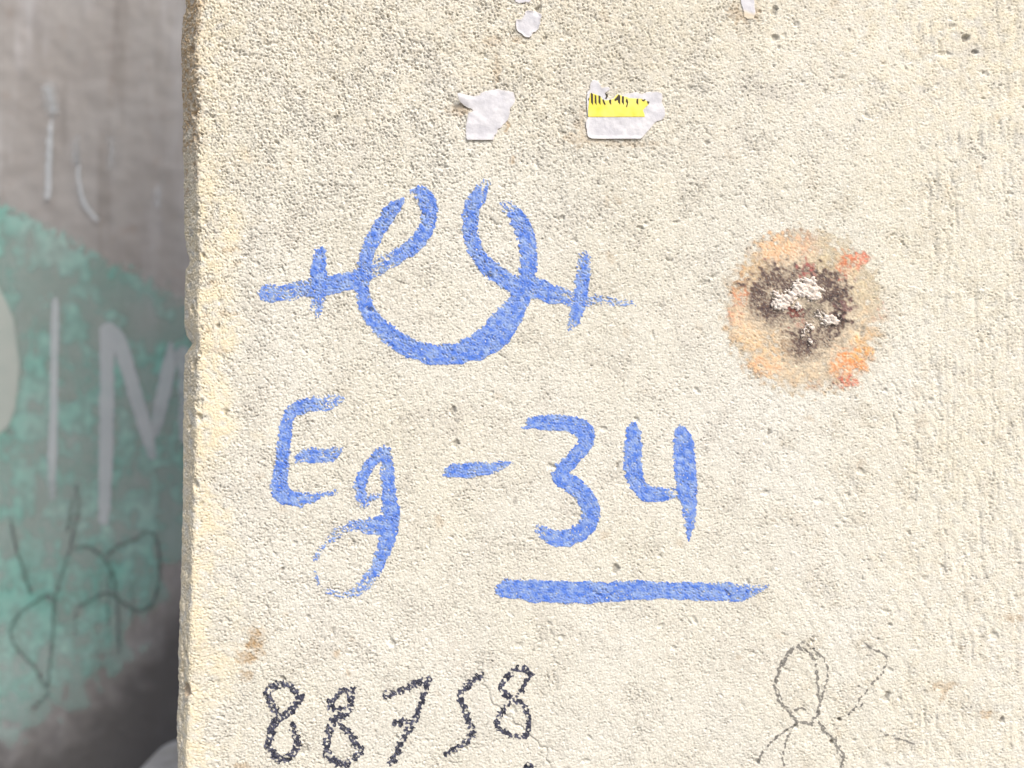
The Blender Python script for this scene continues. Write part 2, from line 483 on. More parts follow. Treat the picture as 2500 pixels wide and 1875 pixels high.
groove([(2190, 700), (2300, 718), (2400, 712), (2500, 735)], 7, -0.25)
groove([(1080, 560), (1130, 568), (1210, 566)], 2.5, 0.5, 0.2)
groove([(1640, 330), (1700, 300), (1735, 325)], 4, 0.3, 0.1)
for sx, a, b, w in [(2265, 430, 520, 9), (2318, 380, 560, 7), (2390, 330, 480, 8), (2460, 300, 520, 7), (2230, 900, 1250, 8), (2290, 950, 1180, 7), (2420, 820, 1260, 8), (2350, 1350, 1480, 8)]:
    groove([(sx, a), (sx + 3, (a + b) / 2), (sx - 2, b)], w, 0.32)

splat = sstep(1.06, 0.90, np.hypot((PXf - 1964.7) / 186, (PYf - 757.7) / 192) + 0.03 * nC)
relief *= 1 - 0.40 * splat
# --- pigment and dirt
edge_d = PXf - np.interp(PYf[:, 0], rid_y, rid_x)[:, None]
warm += 0.75 * sstep(130, 20, edge_d + 22 * nC + 30 * nZ) * (0.45 + 0.55 * sstep(300, 600, PYf)) * np.clip(0.8 + 0.35 * nC, 0, 1.2)
warm += 0.22 * sstep(480, 60, PYf + 60 * nZ) * np.clip(0.8 + 0.3 * nC, 0, 1.3)
warm += 0.16 * sstep(1900, 2350, PXf + 120 * nZ) * np.clip(0.7 + 0.5 * nC, 0, 1.3)
warm = np.clip(warm, 0, 1)
grey += 0.09 * sstep(500, -100, PYf + 90 * nZ) * sstep(2500, 1500, PXf) * np.clip(0.9 + 0.4 * nC + 0.3 * nB, 0, 1.6)
grey += 0.16 * np.clip(nZ - 0.5, 0, 1) + 0.10 * np.clip(nC - 0.8, 0, 1)
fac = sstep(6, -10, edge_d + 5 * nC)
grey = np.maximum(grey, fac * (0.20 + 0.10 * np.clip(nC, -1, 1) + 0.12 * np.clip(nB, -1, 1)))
topdirt = sstep(470, 230, PYf + 60 * nC) * sstep(20, -8, edge_d + 10 * nB)
brown = np.maximum(brown, topdirt * np.clip(0.50 + 0.28 * nB + 0.2 * nA, 0, 0.85))
grey = np.maximum(grey, topdirt * 0.35)
for b in [(628, 1552, 15, 16, .62), (622, 1578, 15, 22, .68), (605, 1603, 22, 15, .62), (640, 1592, 14, 9, .4), (602, 1648, 13, 11, .45), (622, 1545, 20, 12, .4),
          (1128, 262, 26, 14, .40), (1112, 270, 20, 14, .30), (1238, 308, 5, 13, .6), (1432, 340, 60, 14, .28), (1420, 300, 12, 40, .25), (1520, 352, 90, 8, .25),
          (1262, 100, 14, 9, .3), (1200, 100, 22, 12, .28), (1213, 170, 7, 30, .32), (1802, 30, 16, 30, .38), (1850, 30, 8, 22, .30), (1250, 395, 6, 7, .5), (1253, 390, 5, 6, .4),
          (820, 1595, 7, 13, .45), (850, 1642, 6, 9, .35), (700, 1500, 8, 7, .2), (2300, 1675, 26, 10, .42), (2302, 1690, 9, 16, .4), (2415, 1745, 14, 10, .5), (2470, 1507, 26, 8, .35),
          (560, 610, 24, 6, .35), (520, 690, 14, 5, .3), (580, 645, 10, 5, .3), (550, 765, 20, 8, .3), (490, 770, 12, 5, .3), (500, 805, 12, 7, .3), (540, 855, 26, 5, .3),
          (620, 1555, 30, 26, .12), (2250, 1030, 14, 20, .18), (2236, 965, 10, 14, .18), (2300, 1310, 20, 14, .12), (590, 1870, 26, 7, .4), (2315, 465, 7, 14, .35), (2390, 415, 7, 9, .3)]:
    blob(brown, b[0], b[1], b[2], b[3], b[4], 0, 0.9, 0.9)
for _ in range(70):
    r = rng.uniform(4, 10)
    blob(brown, rng.uniform(480, 2540), rng.uniform(-50, 1930), r * rng.uniform(1, 2), r, rng.uniform(0.08, 0.25), rng.uniform(0, 90), 0.9, 0.8)
blob(grey, 460, 1688, 20, 19, 0.85, 0, 0.25, 3); blob(brown, 460, 1690, 19, 18, 0.35, 0, 0.3, 3); blob(grey, 456, 1715, 10, 18, 0.6, 0, 0.5, 1.5)
blob(relief, 462, 1686, 18, 16, -1.6 * MM, 0, 0.2, 1.5)
blob(grey, 1880, 222, 48, 26, 0.45, 20, 1.0, 0.7); blob(grey, 1850, 205, 20, 12, 0.4, 0, 1.0, 0.8)
for x, y, rx, ry, v in [(2380, 110, 40, 34, .35), (2410, 60, 30, 40, .25), (2385, 415, 14, 12, .4), (980, 340, 40, 30, .2), (1560, 130, 80, 50, .25), (1490, 200, 60, 40, .2), (700, 1250, 70, 60, .15),
                         (1000, 1760, 40, 30, .12), (1120, 1010, 14, 40, .35), (1765, 1745, 60, 30, .1), (1406, 1760, 70, 40, .1)]:
    blob(grey, x, y, rx, ry, v, 15, 1.2, 0.6)

# relief of the whole slab
H = np.zeros((NR, NC), np.float32)
fade = (sstep(0, 40, np.arange(shp[0])) * sstep(0, 40, shp[0] - 1 - np.arange(shp[0])))[:, None] * (sstep(0, 12, np.arange(shp[1])) * sstep(0, 40, shp[1] - 1 - np.arange(shp[1])))[None, :]
relief -= np.median(relief)
H[i0:i1, j0:j1] = relief * fade
bevcol = sstep(0.004, -0.004, u_all)[None, :]
H = H * (1 + 0.35 * bevcol)
pa = prof_a[None, :]
Xw = Xw - np.sin(pa) * H
Yw = Yw - np.cos(pa) * H
verts = np.stack([Xw, Yw, Zw], -1).reshape(-1, 3)
def full(arr, fillv=0.0):
    a = np.full((NR, NC), fillv, np.float32); a[i0:i1, j0:j1] = arr
    return a.ravel()
coarse = 1.0 - full(fade)
faces = grid_faces(NR, NC, True)
# close the slab: top, back, right and bottom as one strip of faces behind the relief sheet
back_y = Yw[:, 0].max() + 0.0
nv = len(verts)
wall = mesh_object('rendered_wall', verts, faces, M_plaster,
                   attrs={'warm': full(warm), 'brown': full(np.clip(brown * 1.4, 0, 0.95)), 'grey': full(np.clip(grey, 0, 1)), 'dark': full(np.clip(dark, 0, 1)), 'coarse': coarse, 'sandy': full(np.clip((0.25 + 0.85 * rough) * (1 - 0.6 * skinp), 0, 1), 0.6)})
tag(wall, 'rough cream rendered wall with a chipped edge, bearing blue painted and black written marks', 'wall')
# body of the slab behind the face
yb = float(Yw[:, 0].min())
bx0, bx1 = float(Xw[:, 0].mean()), float(Xw[:, -1].max())
ys = np.array([0.012, yb])
bvv = [(bx0 + 0.01, 0.03, 0.0), (bx1, 0.008, 0.0), (bx1, yb, 0.0), (bx0 + 0.002, yb, 0.0), (bx0 + 0.01, 0.03, TOP), (bx1, 0.008, TOP), (bx1, yb, TOP), (bx0 + 0.002, yb, TOP)]
core = mesh_object('wall_core', np.array(bvv), np.array([(0, 1, 5, 4), (1, 2, 6, 5), (2, 3, 7, 6), (3, 0, 4, 7), (4, 5, 6, 7), (3, 2, 1, 0)]), M_plaster, wall, smooth=False,
                   attrs={'coarse': np.ones(8), 'sandy': np.full(8, 0.6)})

# ------------------------------------------------------------------ marks on the wall: thin skins that follow its relief
Xf, Yf, Zf = Xw[i0:i1, j0:j1], Yw[i0:i1, j0:j1], Zw[i0:i1, j0:j1]
QX = 1250 + Xf / PX; QY = PYf
hs = (relief - relief.mean()) / relief.std()
hp = nA * 0.8 + nB * 0.4 + nE * 0.3
fleck = band_noise(shp, DX, 2.2 * MM, 0.3, 1.2, 35, 31)
patch = band_noise(shp, DX, 7 * MM, 0.5, 1.0, 0, 32)
streak_tab = band_noise((256, 512), 1.0, 5.0, 0.5, 14, 0, 33)      # rows: across the brush, columns: along the stroke

def skin(name, sl, cover, lift, mat, extra=None, parent=wall, keep=0.30, disp=None):
    k = cover > keep
    cell = k[:-1, :-1] | k[1:, :-1] | k[:-1, 1:] | k[1:, 1:]
    idx = -np.ones(cover.shape, np.int64)
    ii = np.arange(cover.size).reshape(cover.shape)
    f = np.stack([ii[:-1, :-1], ii[1:, :-1], ii[1:, 1:], ii[:-1, 1:]], -1)[cell]
    used = np.unique(f)
    remap = np.zeros(cover.size, np.int64); remap[used] = np.arange(len(used))
    y = Yf[sl] - lift
    if disp is not None: y = y - disp
    v = np.stack([Xf[sl], y, Zf[sl]], -1).reshape(-1, 3)[used]
    at = {'cover': cover.ravel()[used]}
    for kk, vv in (extra or {}).items():
        at[kk] = vv.reshape(-1, vv.shape[-1])[used] if vv.ndim == 3 else vv.ravel()[used]
    return mesh_object(name, v, remap[f], mat, parent, at)

def region(strokes, pad=14):
    p = np.vstack([np.array(s) for s in strokes])
    x0, x1 = p[:, 0].min() - p[:, 2].max() / 2 - pad, p[:, 0].max() + p[:, 2].max() / 2 + pad
    y0, y1 = p[:, 1].min() - p[:, 2].max() / 2 - pad, p[:, 1].max() + p[:, 2].max() / 2 + pad
    a, b = PYf[:, 0].searchsorted(y0), PYf[:, 0].searchsorted(y1)
    c, d = PXf[0].searchsorted(x0), PXf[0].searchsorted(x1)
    return slice(max(a, 0), min(b, shp[0])), slice(max(c, 0), min(d, shp[1]))

def brush(name, strokes, label=None, seed=0):
    sl = region(strokes)
    X = QX[sl] + 1.6 * nB[sl] + 0.9 * fleck[sl]; Y = QY[sl] + 1.6 * nC[sl] + 0.9 * nA[sl]
    cov = np.full(X.shape, -1.0, np.float32); thick = np.zeros_like(cov)
    for n, s in enumerate(strokes):
        sd, off, al, dry = stroke_field(X, Y, s)
        tab = streak_tab[((off * 1.1 + 128 + 37 * (n + seed)).astype(int)) % 256, ((al * 0.6 + 91 * n).astype(int)) % 512]
        c = 0.5 + sd / 7.0
        edge = sstep(14, 0, sd)
        c = np.minimum(c, 1.0)
        c += edge * (0.14 * hp[sl] + 0.10 * fleck[sl])                        # ragged edge over the grains
        c -= dry * (1.0 - 0.95 * tab - 0.75 * hp[sl])                        # dry brush: streaks, grain tops only
        c = np.where(sd > 0, c, np.minimum(c, 0.5 + sd / 7.0 + 0.10 * hp[sl]))
        th = np.clip(0.58 + 0.20 * patch[sl] + 0.16 * nP[sl] + 0.24 * tab - 0.9 * dry + 0.06 * nA[sl], 0, 1)
        up = c > cov
        thick = np.where(up, th, np.maximum(thick, th * (c > 0.5)))
        cov = np.maximum(cov, c)
    holes = sstep(1.9, 2.3, fleck[sl] - 0.25 * hs[sl])
    cov = cov - 1.0 * holes
    o = skin(name, sl, np.clip(cov, 0, 1.2), 0.12 * MM, M_blue, {'thick': thick})
    if label: o['label'] = label
    return o

Z3 = (600, 400, 2.212); Z4 = (600, 920, 2.86); Z5 = (1200, 950, 2.949)
def S(pts, z, **k): return zoomed(pts, *z, **k)
brush('painted_symbol', [
    S([(108, 705, 88, .2), (230, 695, 95, .27), (350, 672, 92, .2), (430, 660, 105, .15), (520, 645, 100, .1), (640, 600, 85, .0)], Z3),
    S([(405, 478, 62, .1), (395, 560, 82, .0), (392, 650, 85, .0), (390, 740, 76, .25), (385, 812, 45, .5)], Z3),
    S([(842, 205, 40, 0), (795, 242, 70, 0), (735, 330, 78, 0), (684, 420, 76, .05), (650, 510, 76, .05), (632, 600, 76, 0), (630, 690, 74, 0), (655, 780, 82, 0), (705, 855, 90, 0), (790, 935, 96, 0),
       (880, 990, 104, 0), (980, 1022, 104, 0), (1080, 1030, 112, 0), (1190, 1010, 128, 0), (1290, 965, 150, 0), (1370, 895, 160, .05), (1430, 815, 140, .12), (1480, 730, 112, .05), (1515, 640, 98, 0), (1528, 540, 94, 0),
       (1522, 440, 94, 0), (1500, 350, 94, 0), (1462, 285, 90, .1), (1405, 220, 58, .5)], Z3),
    S([(905, 148, 40, .3), (945, 155, 78, .12), (985, 212, 94, 0), (990, 290, 88, .1), (965, 370, 84, .05), (910, 440, 84, .05), (830, 495, 86, .15), (745, 540, 96, .45), (680, 580, 80, .4)], Z3),
    S([(1300, 108, 50, .45), (1262, 165, 86, .15), (1222, 240, 88, 0), (1212, 330, 84, 0), (1220, 410, 84, .08), (1255, 490, 84, .05), (1315, 565, 92, 0), (1390, 620, 100, .12), (1480, 665, 100, 0)], Z3),
    S([(1510, 665, 120, 0), (1620, 690, 106, .05), (1720, 722, 96, .3), (1800, 735, 72, .4), (1900, 738, 50, .55), (2000, 748, 50, .68), (2095, 760, 28, .7)], Z3),
    S([(1830, 505, 62, .35), (1825, 600, 76, .1), (1810, 700, 74, .05), (1792, 790, 74, .1), (1772, 850, 60, .25), (1755, 905, 16, .3)], Z3),
], 'blue painted symbol of two loops over a curved bowl with a cross bar at each side')
brush('painted_letter', [
    S([(655, 160, 70, .6), (580, 178, 100, .4), (460, 195, 105, .1), (370, 215, 96, .05), (312, 258, 84, .05), (285, 320, 88, 0), (275, 420, 90, 0), (262, 520, 95, 0), (250, 620, 100, 0), (240, 720, 115, 0),
       (242, 800, 128, 0), (300, 842, 112, .05), (380, 850, 112, .2), (450, 845, 92, .3), (540, 825, 48, .3), (625, 805, 30, .35)], Z4),
    S([(360, 575, 62, .3), (430, 550, 98, .15), (520, 550, 105, .2), (600, 545, 100, .25), (655, 512, 55, .55)], Z4),
], 'blue painted capital letter E', 3)
brush('painted_letter', [
    S([(1000, 505, 40, .1), (940, 540, 70, .05), (870, 610, 75, 0), (815, 700, 80, 0), (800, 770, 80, .1), (812, 840, 80, .2), (832, 885, 70, .45)], Z4),
    S([(785, 880, 40, .5), (850, 845, 60, .3), (925, 835, 40, .4)], Z4),
    S([(968, 500, 56, .25), (985, 600, 88, .05), (995, 720, 95, .05), (1000, 840, 105, 0), (1012, 950, 130, 0), (1005, 1060, 120, .05), (980, 1170, 108, .05), (940, 1270, 95, .1), (900, 1360, 95, .25), (850, 1430, 90, .4),
       (780, 1490, 80, .42), (700, 1525, 55, .45), (640, 1520, 40, .55), (575, 1490, 30, .5)], Z4),
    S([(965, 1030, 130, 0), (860, 1040, 115, .2), (780, 1040, 85, .35), (700, 1065, 75, .62), (620, 1110, 60, .6), (560, 1170, 45, .55), (488, 1262, 38, .35)], Z4),
    S([(488, 1375, 22, .5), (505, 1430, 26, .4), (535, 1478, 20, .5)], Z4),
], 'blue painted small letter g with a thin faded tail', 5)
brush('painted_dash', [S([(1390, 680, 24, 0), (1440, 662, 84, 0), (1530, 652, 108, 0), (1620, 647, 102, .1), (1720, 635, 84, .25), (1800, 612, 60, .3), (1862, 600, 28, .4)], Z4)], 'short blue painted dash')
brush('painted_digit', [S([(240, 270, 34, .1), (300, 246, 92, .05), (400, 240, 110, 0), (500, 245, 115, 0), (600, 265, 122, 0), (672, 305, 136, 0), (685, 370, 112, 0), (642, 440, 106, 0), (580, 510, 100, 0), (512, 580, 100, 0), (505, 640, 132, 0),
       (580, 690, 130, 0), (660, 760, 130, 0), (712, 850, 132, 0), (712, 930, 132, 0), (660, 1010, 125, 0), (570, 1060, 120, 0), (480, 1080, 120, .05), (400, 1050, 105, .15), (332, 992, 48, .4)], Z5)], 'blue painted digit 3', 7)
brush('painted_digit', [
    S([(1020, 258, 60, .1), (1020, 320, 112, .05), (1020, 420, 124, 0), (1016, 520, 128, 0), (1030, 620, 128, 0), (1065, 700, 122, 0), (1130, 752, 114, 0), (1220, 758, 104, .1), (1300, 748, 70, .3), (1345, 735, 42, .2)], Z5),
    S([(1365, 300, 80, 0), (1380, 370, 138, 0), (1390, 480, 154, 0), (1395, 600, 158, 0), (1405, 720, 148, 0), (1422, 830, 112, .1), (1428, 930, 90, .22), (1422, 1020, 60, .1), (1417, 1092, 12, 0)], Z5)], 'blue painted open-topped digit 4', 9)
brush('painted_underline', [S([(50, 1465, 50, .1), (105, 1440, 128, .05), (250, 1450, 148, 0), (450, 1460, 158, 0), (650, 1465, 158, 0), (850, 1460, 152, 0), (1050, 1450, 140, .08), (1250, 1447, 126, .12), (1450, 1458, 132, .12), (1650, 1462, 136, .15),
       (1790, 1465, 128, .2), (1870, 1450, 95, .35), (1985, 1422, 30, .5)], Z5)], 'long blue painted underline beneath the digits')

blobn = band_noise(shp, DX, 3.0 * MM, 0.5, 1.3, 35, 41)
def marker(name, strokes, mat, label, gap, w_edge, scale_noise):
    sl = region(strokes)
    X = QX[sl] + 1.2 * nB[sl]; Y = QY[sl] + 1.2 * nC[sl]
    cov = np.full(X.shape, -1.0, np.float32)
    for s in strokes:
        sd, off, al, dry = stroke_field(X, Y, s)
        c = np.minimum(0.5 + sd / w_edge, 0.95) + scale_noise * (0.75 * blobn[sl] + 0.25 * fleck[sl] + 0.55 * patch[sl]) - gap - dry
        c = np.minimum(c, 0.5 + (sd + 3) / 4)
        cov = np.maximum(cov, c)
    thick = np.clip(0.6 + 0.3 * patch[sl] + 0.2 * fleck[sl], 0, 1)
    o = skin(name, sl, np.clip(cov, 0, 1.2), 0.12 * MM, mat, {'thick': thick})
    o['label'] = label
    return o
Z8 = (560, 1480, 2.633)
def B(pts, w=42): return zoomed(pts, *Z8, w=w * 1.06 / 2.633)
mk = dict(gap=0.10, w_edge=6.0, scale_noise=0.52)
marker('written_digit', [B([(462, 585), (400, 660), (340, 715), (282, 760), (262, 840), (248, 900), (280, 950), (330, 985), (390, 968), (436, 905), (430, 840), (412, 770)], 46),
                         B([(300, 685), (268, 620), (242, 572), (268, 525), (335, 500), (392, 512), (430, 552)], 44)], M_black, 'black marker digit 8, heaviest, at the start of the number', **mk)
marker('written_digit', [B([(798, 545), (740, 542), (692, 572), (652, 618), (638, 650)], 38), B([(768, 565), (785, 622), (750, 690), (690, 722), (650, 782), (630, 860), (628, 940), (668, 992), (730, 1012), (790, 985), (842, 930), (812, 880), (772, 820), (722, 762), (672, 715)], 42),
                         B([(640, 652), (700, 668), (770, 640)], 30)], M_black, 'black marker digit 8 between another 8 and the 7', **mk)
marker('written_digit', [B([(1005, 570), (1060, 558), (1140, 530), (1220, 492), (1282, 465)], 42), B([(1272, 500), (1250, 570), (1215, 650), (1200, 720), (1160, 780), (1122, 840), (1092, 900), (1070, 965), (1035, 1010)], 38),
                         B([(1062, 758), (1110, 740), (1165, 752)], 36)], M_black, 'black marker digit 7 with a short cross stroke', **mk)
marker('written_digit', [B([(1622, 440), (1552, 490), (1492, 555), (1490, 610), (1520, 680), (1542, 750), (1560, 810), (1540, 860), (1480, 900), (1395, 948)], 38)], M_black, 'black marker digit 5 without a top bar', **mk)
marker('written_digit', [B([(1948, 440), (1900, 398), (1850, 408), (1790, 450), (1750, 500), (1770, 560), (1830, 600), (1890, 642), (1920, 710), (1920, 790), (1890, 838), (1820, 828), (1750, 800), (1720, 758), (1740, 700), (1782, 640)], 36),
                         B([(1932, 450), (1890, 520), (1862, 570), (1800, 622)], 28)], M_black, 'black marker digit 8, most broken, at the end of the number', **mk)
marker('written_stroke', [B([(1900, 1050), (1918, 1030), (1948, 1018)], 34), B([(1900, 1050), (1880, 1120)], 30)], M_black, 'short black marker stroke below the last digit', **mk)
ZP = (1780, 1500, 4.424)
def P(pts, w=22): return zoomed(pts, *ZP, w=w * 0.85 / 4.424)
marker('pencil_drawing', [
    P([(750, 320), (640, 410), (560, 530), (522, 650), (492, 770), (540, 930), (620, 1030), (720, 1130)], 28), P([(750, 340), (860, 410), (930, 510), (950, 640), (955, 780), (975, 920), (950, 1060), (885, 1195)], 26),
    P([(780, 300), (900, 370), (1010, 460), (1062, 580), (1062, 720), (1030, 820), (985, 960), (970, 1080)], 22), P([(690, 1130), (780, 1160), (880, 1190)], 30), P([(735, 350), (655, 430), (590, 530), (545, 640), (515, 760), (560, 900), (600, 1000), (700, 1090)], 16), P([(1010, 1240), (1090, 1320), (1160, 1430), (1200, 1540), (1235, 1640)], 18), P([(990, 920), (985, 1000), (940, 1110), (900, 1200)], 16), P([(1310, 1050), (1400, 1010), (1440, 960)], 14),
    P([(750, 1170), (640, 1240), (520, 1320), (410, 1420), (330, 1560), (325, 1700)], 22), P([(690, 1230), (620, 1350), (590, 1480), (595, 1700)], 22),
    P([(960, 1160), (1040, 1250), (1120, 1330), (1190, 1430), (1230, 1530), (1200, 1700)], 28), P([(1570, 380), (1660, 420), (1705, 470), (1650, 630), (1540, 760), (1430, 890), (1380, 980), (1290, 1080)], 22),
    P([(1480, 315), (1560, 370)], 18), P([(1640, 1270), (1740, 1320), (1880, 1360), (2000, 1390)], 20), P([(660, 1050), (800, 1015), (870, 1090)], 16)],
    M_pencil, 'thin grey pencil doodle of a leaf-shaped loop with legs', gap=0.0, w_edge=5.0, scale_noise=0.30)

# ---- the round orange and black stain with its white crust
ZS = (1720, 500, 3.318)
cx, cy = 1720 + 812 / 3.318, 500 + 855 / 3.318
sl = region([[(cx, cy, 470, 0), (cx + 1, cy, 470, 0)]], 8)
X, Y = QX[sl], QY[sl]
wx = X + 7 * nC[sl] + 5 * patch[sl]; wy = Y + 7 * nB[sl] + 6 * np.roll(patch, 60, 1)[sl]
def SB(x, y, rx, ry=None, p=1.6):
    ry = ry or rx
    return np.exp(-((((wx - (1720 + x / 3.318)) * 3.318 / rx) ** 2 + ((wy - (500 + y / 3.318)) * 3.318 / ry) ** 2) ** p))
rad = np.hypot((wx - cx) / 186.0, (wy - cy) / 192.0)
disc = sstep(1.20, 0.72, rad + 0.05 * nC[sl] + 0.03 * nP[sl])
tint = np.empty(X.shape + (3,), np.float32); tint[:] = (0.67, 0.575, 0.435)
spk = sstep(0.35, 1.4, fleck[sl] * 0.7 + nA[sl] * 0.6)
def lay(m, col):
    global tint
    m = np.clip(m, 0, 1)[..., None]; tint = tint * (1 - m) + np.array(col, np.float32) * m
wob = np.clip(0.75 + 0.35 * nB[sl] + 0.25 * fleck[sl], 0, 1.2)
ring = sstep(0.62, 0.95, rad)
lay(0.40 * ring * np.clip(0.35 + 0.6 * nC[sl], 0, 1), (0.74, 0.46, 0.22))
for b, col, a in [((590, 350, 190, 110), (0.76, 0.46, 0.27), .8), ((820, 360, 90, 80), (0.78, 0.45, 0.30), .6), ((1080, 330, 200, 110), (0.64, 0.58, 0.42), .6), ((1000, 470, 150, 90), (0.55, 0.46, 0.28), .6),
                  ((380, 500, 120, 90), (0.66, 0.45, 0.23), .6), ((290, 620, 70, 110), (0.72, 0.42, 0.22), .6), ((300, 750, 70, 60), (0.78, 0.30, 0.16), .8), ((225, 910, 60, 60), (0.70, 0.28, 0.20), .6),
                  ((300, 1000, 130, 110), (0.72, 0.49, 0.30), .6), ((500, 1180, 220, 150), (0.72, 0.48, 0.26), .6), ((470, 1320, 120, 80), (0.78, 0.43, 0.24), .7), ((1250, 430, 115, 55), (0.72, 0.19, 0.12), .85),
                  ((1150, 490, 80, 60), (0.62, 0.20, 0.10), .8), ((1105, 578, 50, 28), (0.60, 0.09, 0.06), .85), ((1280, 450, 70, 50), (0.75, 0.27, 0.20), .7), ((1300, 700, 150, 160), (0.62, 0.55, 0.38), .6),
                  ((1210, 1280, 150, 110), (0.80, 0.27, 0.09), .9), ((1290, 1200, 90, 100), (0.82, 0.45, 0.18), .8), ((1090, 1330, 90, 60), (0.72, 0.33, 0.16), .7), ((1160, 1450, 100, 48), (0.80, 0.16, 0.09), .95), ((1060, 1450, 60, 26), (0.26, 0.06, 0.05), .8),
                  ((900, 1460, 50, 45), (0.45, 0.15, 0.10), .6), ((1340, 1080, 80, 120), (0.76, 0.48, 0.24), .6), ((1440, 840, 40, 60), (0.72, 0.22, 0.18), .7), ((1390, 930, 40, 40), (0.75, 0.42, 0.34), .5),
                  ((690, 235, 60, 40), (0.34, 0.22, 0.18), .6), ((830, 260, 60, 50), (0.55, 0.26, 0.18), .6), ((380, 380, 60, 50), (0.42, 0.34, 0.32), .5), ((520, 455, 42, 28), (0.20, 0.08, 0.13), .85)]:
    lay(a * SB(*b) * wob, col)
darkm = np.zeros(X.shape, np.float32)
for b, a in [((560, 590, 140, 110), .75), ((440, 700, 130, 110), .75), ((520, 840, 140, 110), .85), ((690, 650, 120, 90), .75), ((940, 600, 150, 90), .8), ((1030, 700, 120, 110), .9), ((1120, 780, 90, 120), .75), ((760, 540, 120, 60), .6),
             ((1100, 910, 60, 70), 1.1), ((1040, 990, 130, 60), .75), ((800, 1120, 150, 130), .75), ((780, 1220, 110, 70), .45), ((700, 880, 160, 70), .75), ((960, 1090, 140, 90), .5), ((560, 960, 110, 60), .45), ((880, 860, 130, 120), .55), ((1080, 840, 50, 60), .8)]:
    darkm = np.maximum(darkm, a * SB(*b, p=1.2))
dk = np.clip(1.75 * darkm * (0.85 + 0.13 * nB[sl] + 0.12 * fleck[sl] + 0.12 * nE[sl]), 0, 1)
lay(dk * 0.93, (0.066, 0.042, 0.050))
lay(SB(1100, 915, 42, 60, 1.5) * 0.9, (0.035, 0.03, 0.032)); lay(SB(520, 870, 60, 50, 1.3) * 0.6, (0.07, 0.05, 0.055)); lay(SB(1050, 740, 50, 60, 1.3) * 0.7, (0.05, 0.04, 0.045)); lay(SB(870, 830, 80, 60) * .5, (0.30, 0.27, 0.20))
lay(SB(835, 505, 42, 62) * 0.85, (0.36, 0.09, 0.09)); lay(SB(720, 885, 60, 30) * .6, (0.30, 0.08, 0.06)); lay(SB(1130, 830, 60, 50) * .4, (0.32, 0.16, 0.17)); lay(SB(800, 970, 60, 22) * .6, (0.33, 0.09, 0.08))
lay(0.30 * spk * sstep(0.2, 0.5, rad), (0.32, 0.20, 0.11))
cover = disc * (0.60 + 0.16 * np.clip(nC[sl], -1.2, 1.2) + 0.14 * np.clip(patch[sl], -1.5, 1.5)) + 0.75 * np.maximum(dk, 0) + 0.20 * ring * disc
for b in [(590, 350, 190, 110), (1250, 430, 110, 55), (1210, 1290, 160, 130), (1160, 1450, 100, 50), (300, 1000, 140, 120), (470, 1300, 140, 90)]:
    cover += 0.35 * SB(*b)
stain = skin('stain_patch', sl, np.clip(cover, 0, 1.2), 0.10 * MM, M_stain, {'tint': tint}, keep=0.12)
stain['label'] = 'round orange and brown stain with a dark smudged centre'
def SBc(x, y, rx, ry):
    ux, uy = X + 2.5 * nC[sl] + 2.0 * fleck[sl], Y + 2.5 * nB[sl] + 2.0 * nA[sl]
    return np.exp(-((((ux - (1720 + x / 3.318)) * 3.318 / rx) ** 2 + ((uy - (500 + y / 3.318)) * 3.318 / ry) ** 2) ** 1.3))
CR = Yf.copy()
for _ax in (0, 1):
    CR = (np.roll(CR, 2, _ax) + np.roll(CR, 1, _ax) + CR + np.roll(CR, -1, _ax) + np.roll(CR, -2, _ax)) / 5
crust = np.zeros(X.shape, np.float32)
for b, a in [((620, 790, 80, 66), 1.0), ((690, 745, 70, 50), 1.0), ((800, 675, 100, 72), 1.05), ((880, 705, 70, 80), 1.0), ((745, 830, 40, 30), .8), ((840, 620, 60, 40), .8), ((1015, 935, 80, 48), .85), ((860, 985, 40, 28), .75), ((930, 900, 50, 40), .5), ((815, 1040, 16, 40), .75), ((845, 1110, 14, 34), .75), ((590, 720, 36, 30), .7)]:
    crust = np.maximum(crust, 1.35 * a * SBc(*b))
crust = crust + (0.10 * fleck[sl] + 0.12 * nA[sl] + 0.10 * nB[sl]) * sstep(0.1, 0.4, crust)
bumpy = sstep(0.3, 1.0, crust) * 1.1 * MM + np.clip(crust - 0.35, 0, 1) * MM * (0.22 * fleck[sl] + 0.16 * nB[sl])
o = skin('white_crust', sl, np.clip(crust, 0, 1.1), 0.20 * MM, M_crust, {}, parent=stain, keep=0.34, disp=np.maximum(bumpy, 0) + np.maximum(Yf[sl] - CR[sl], 0))
o['label'] = 'flaky off-white crust in the middle of the stain'

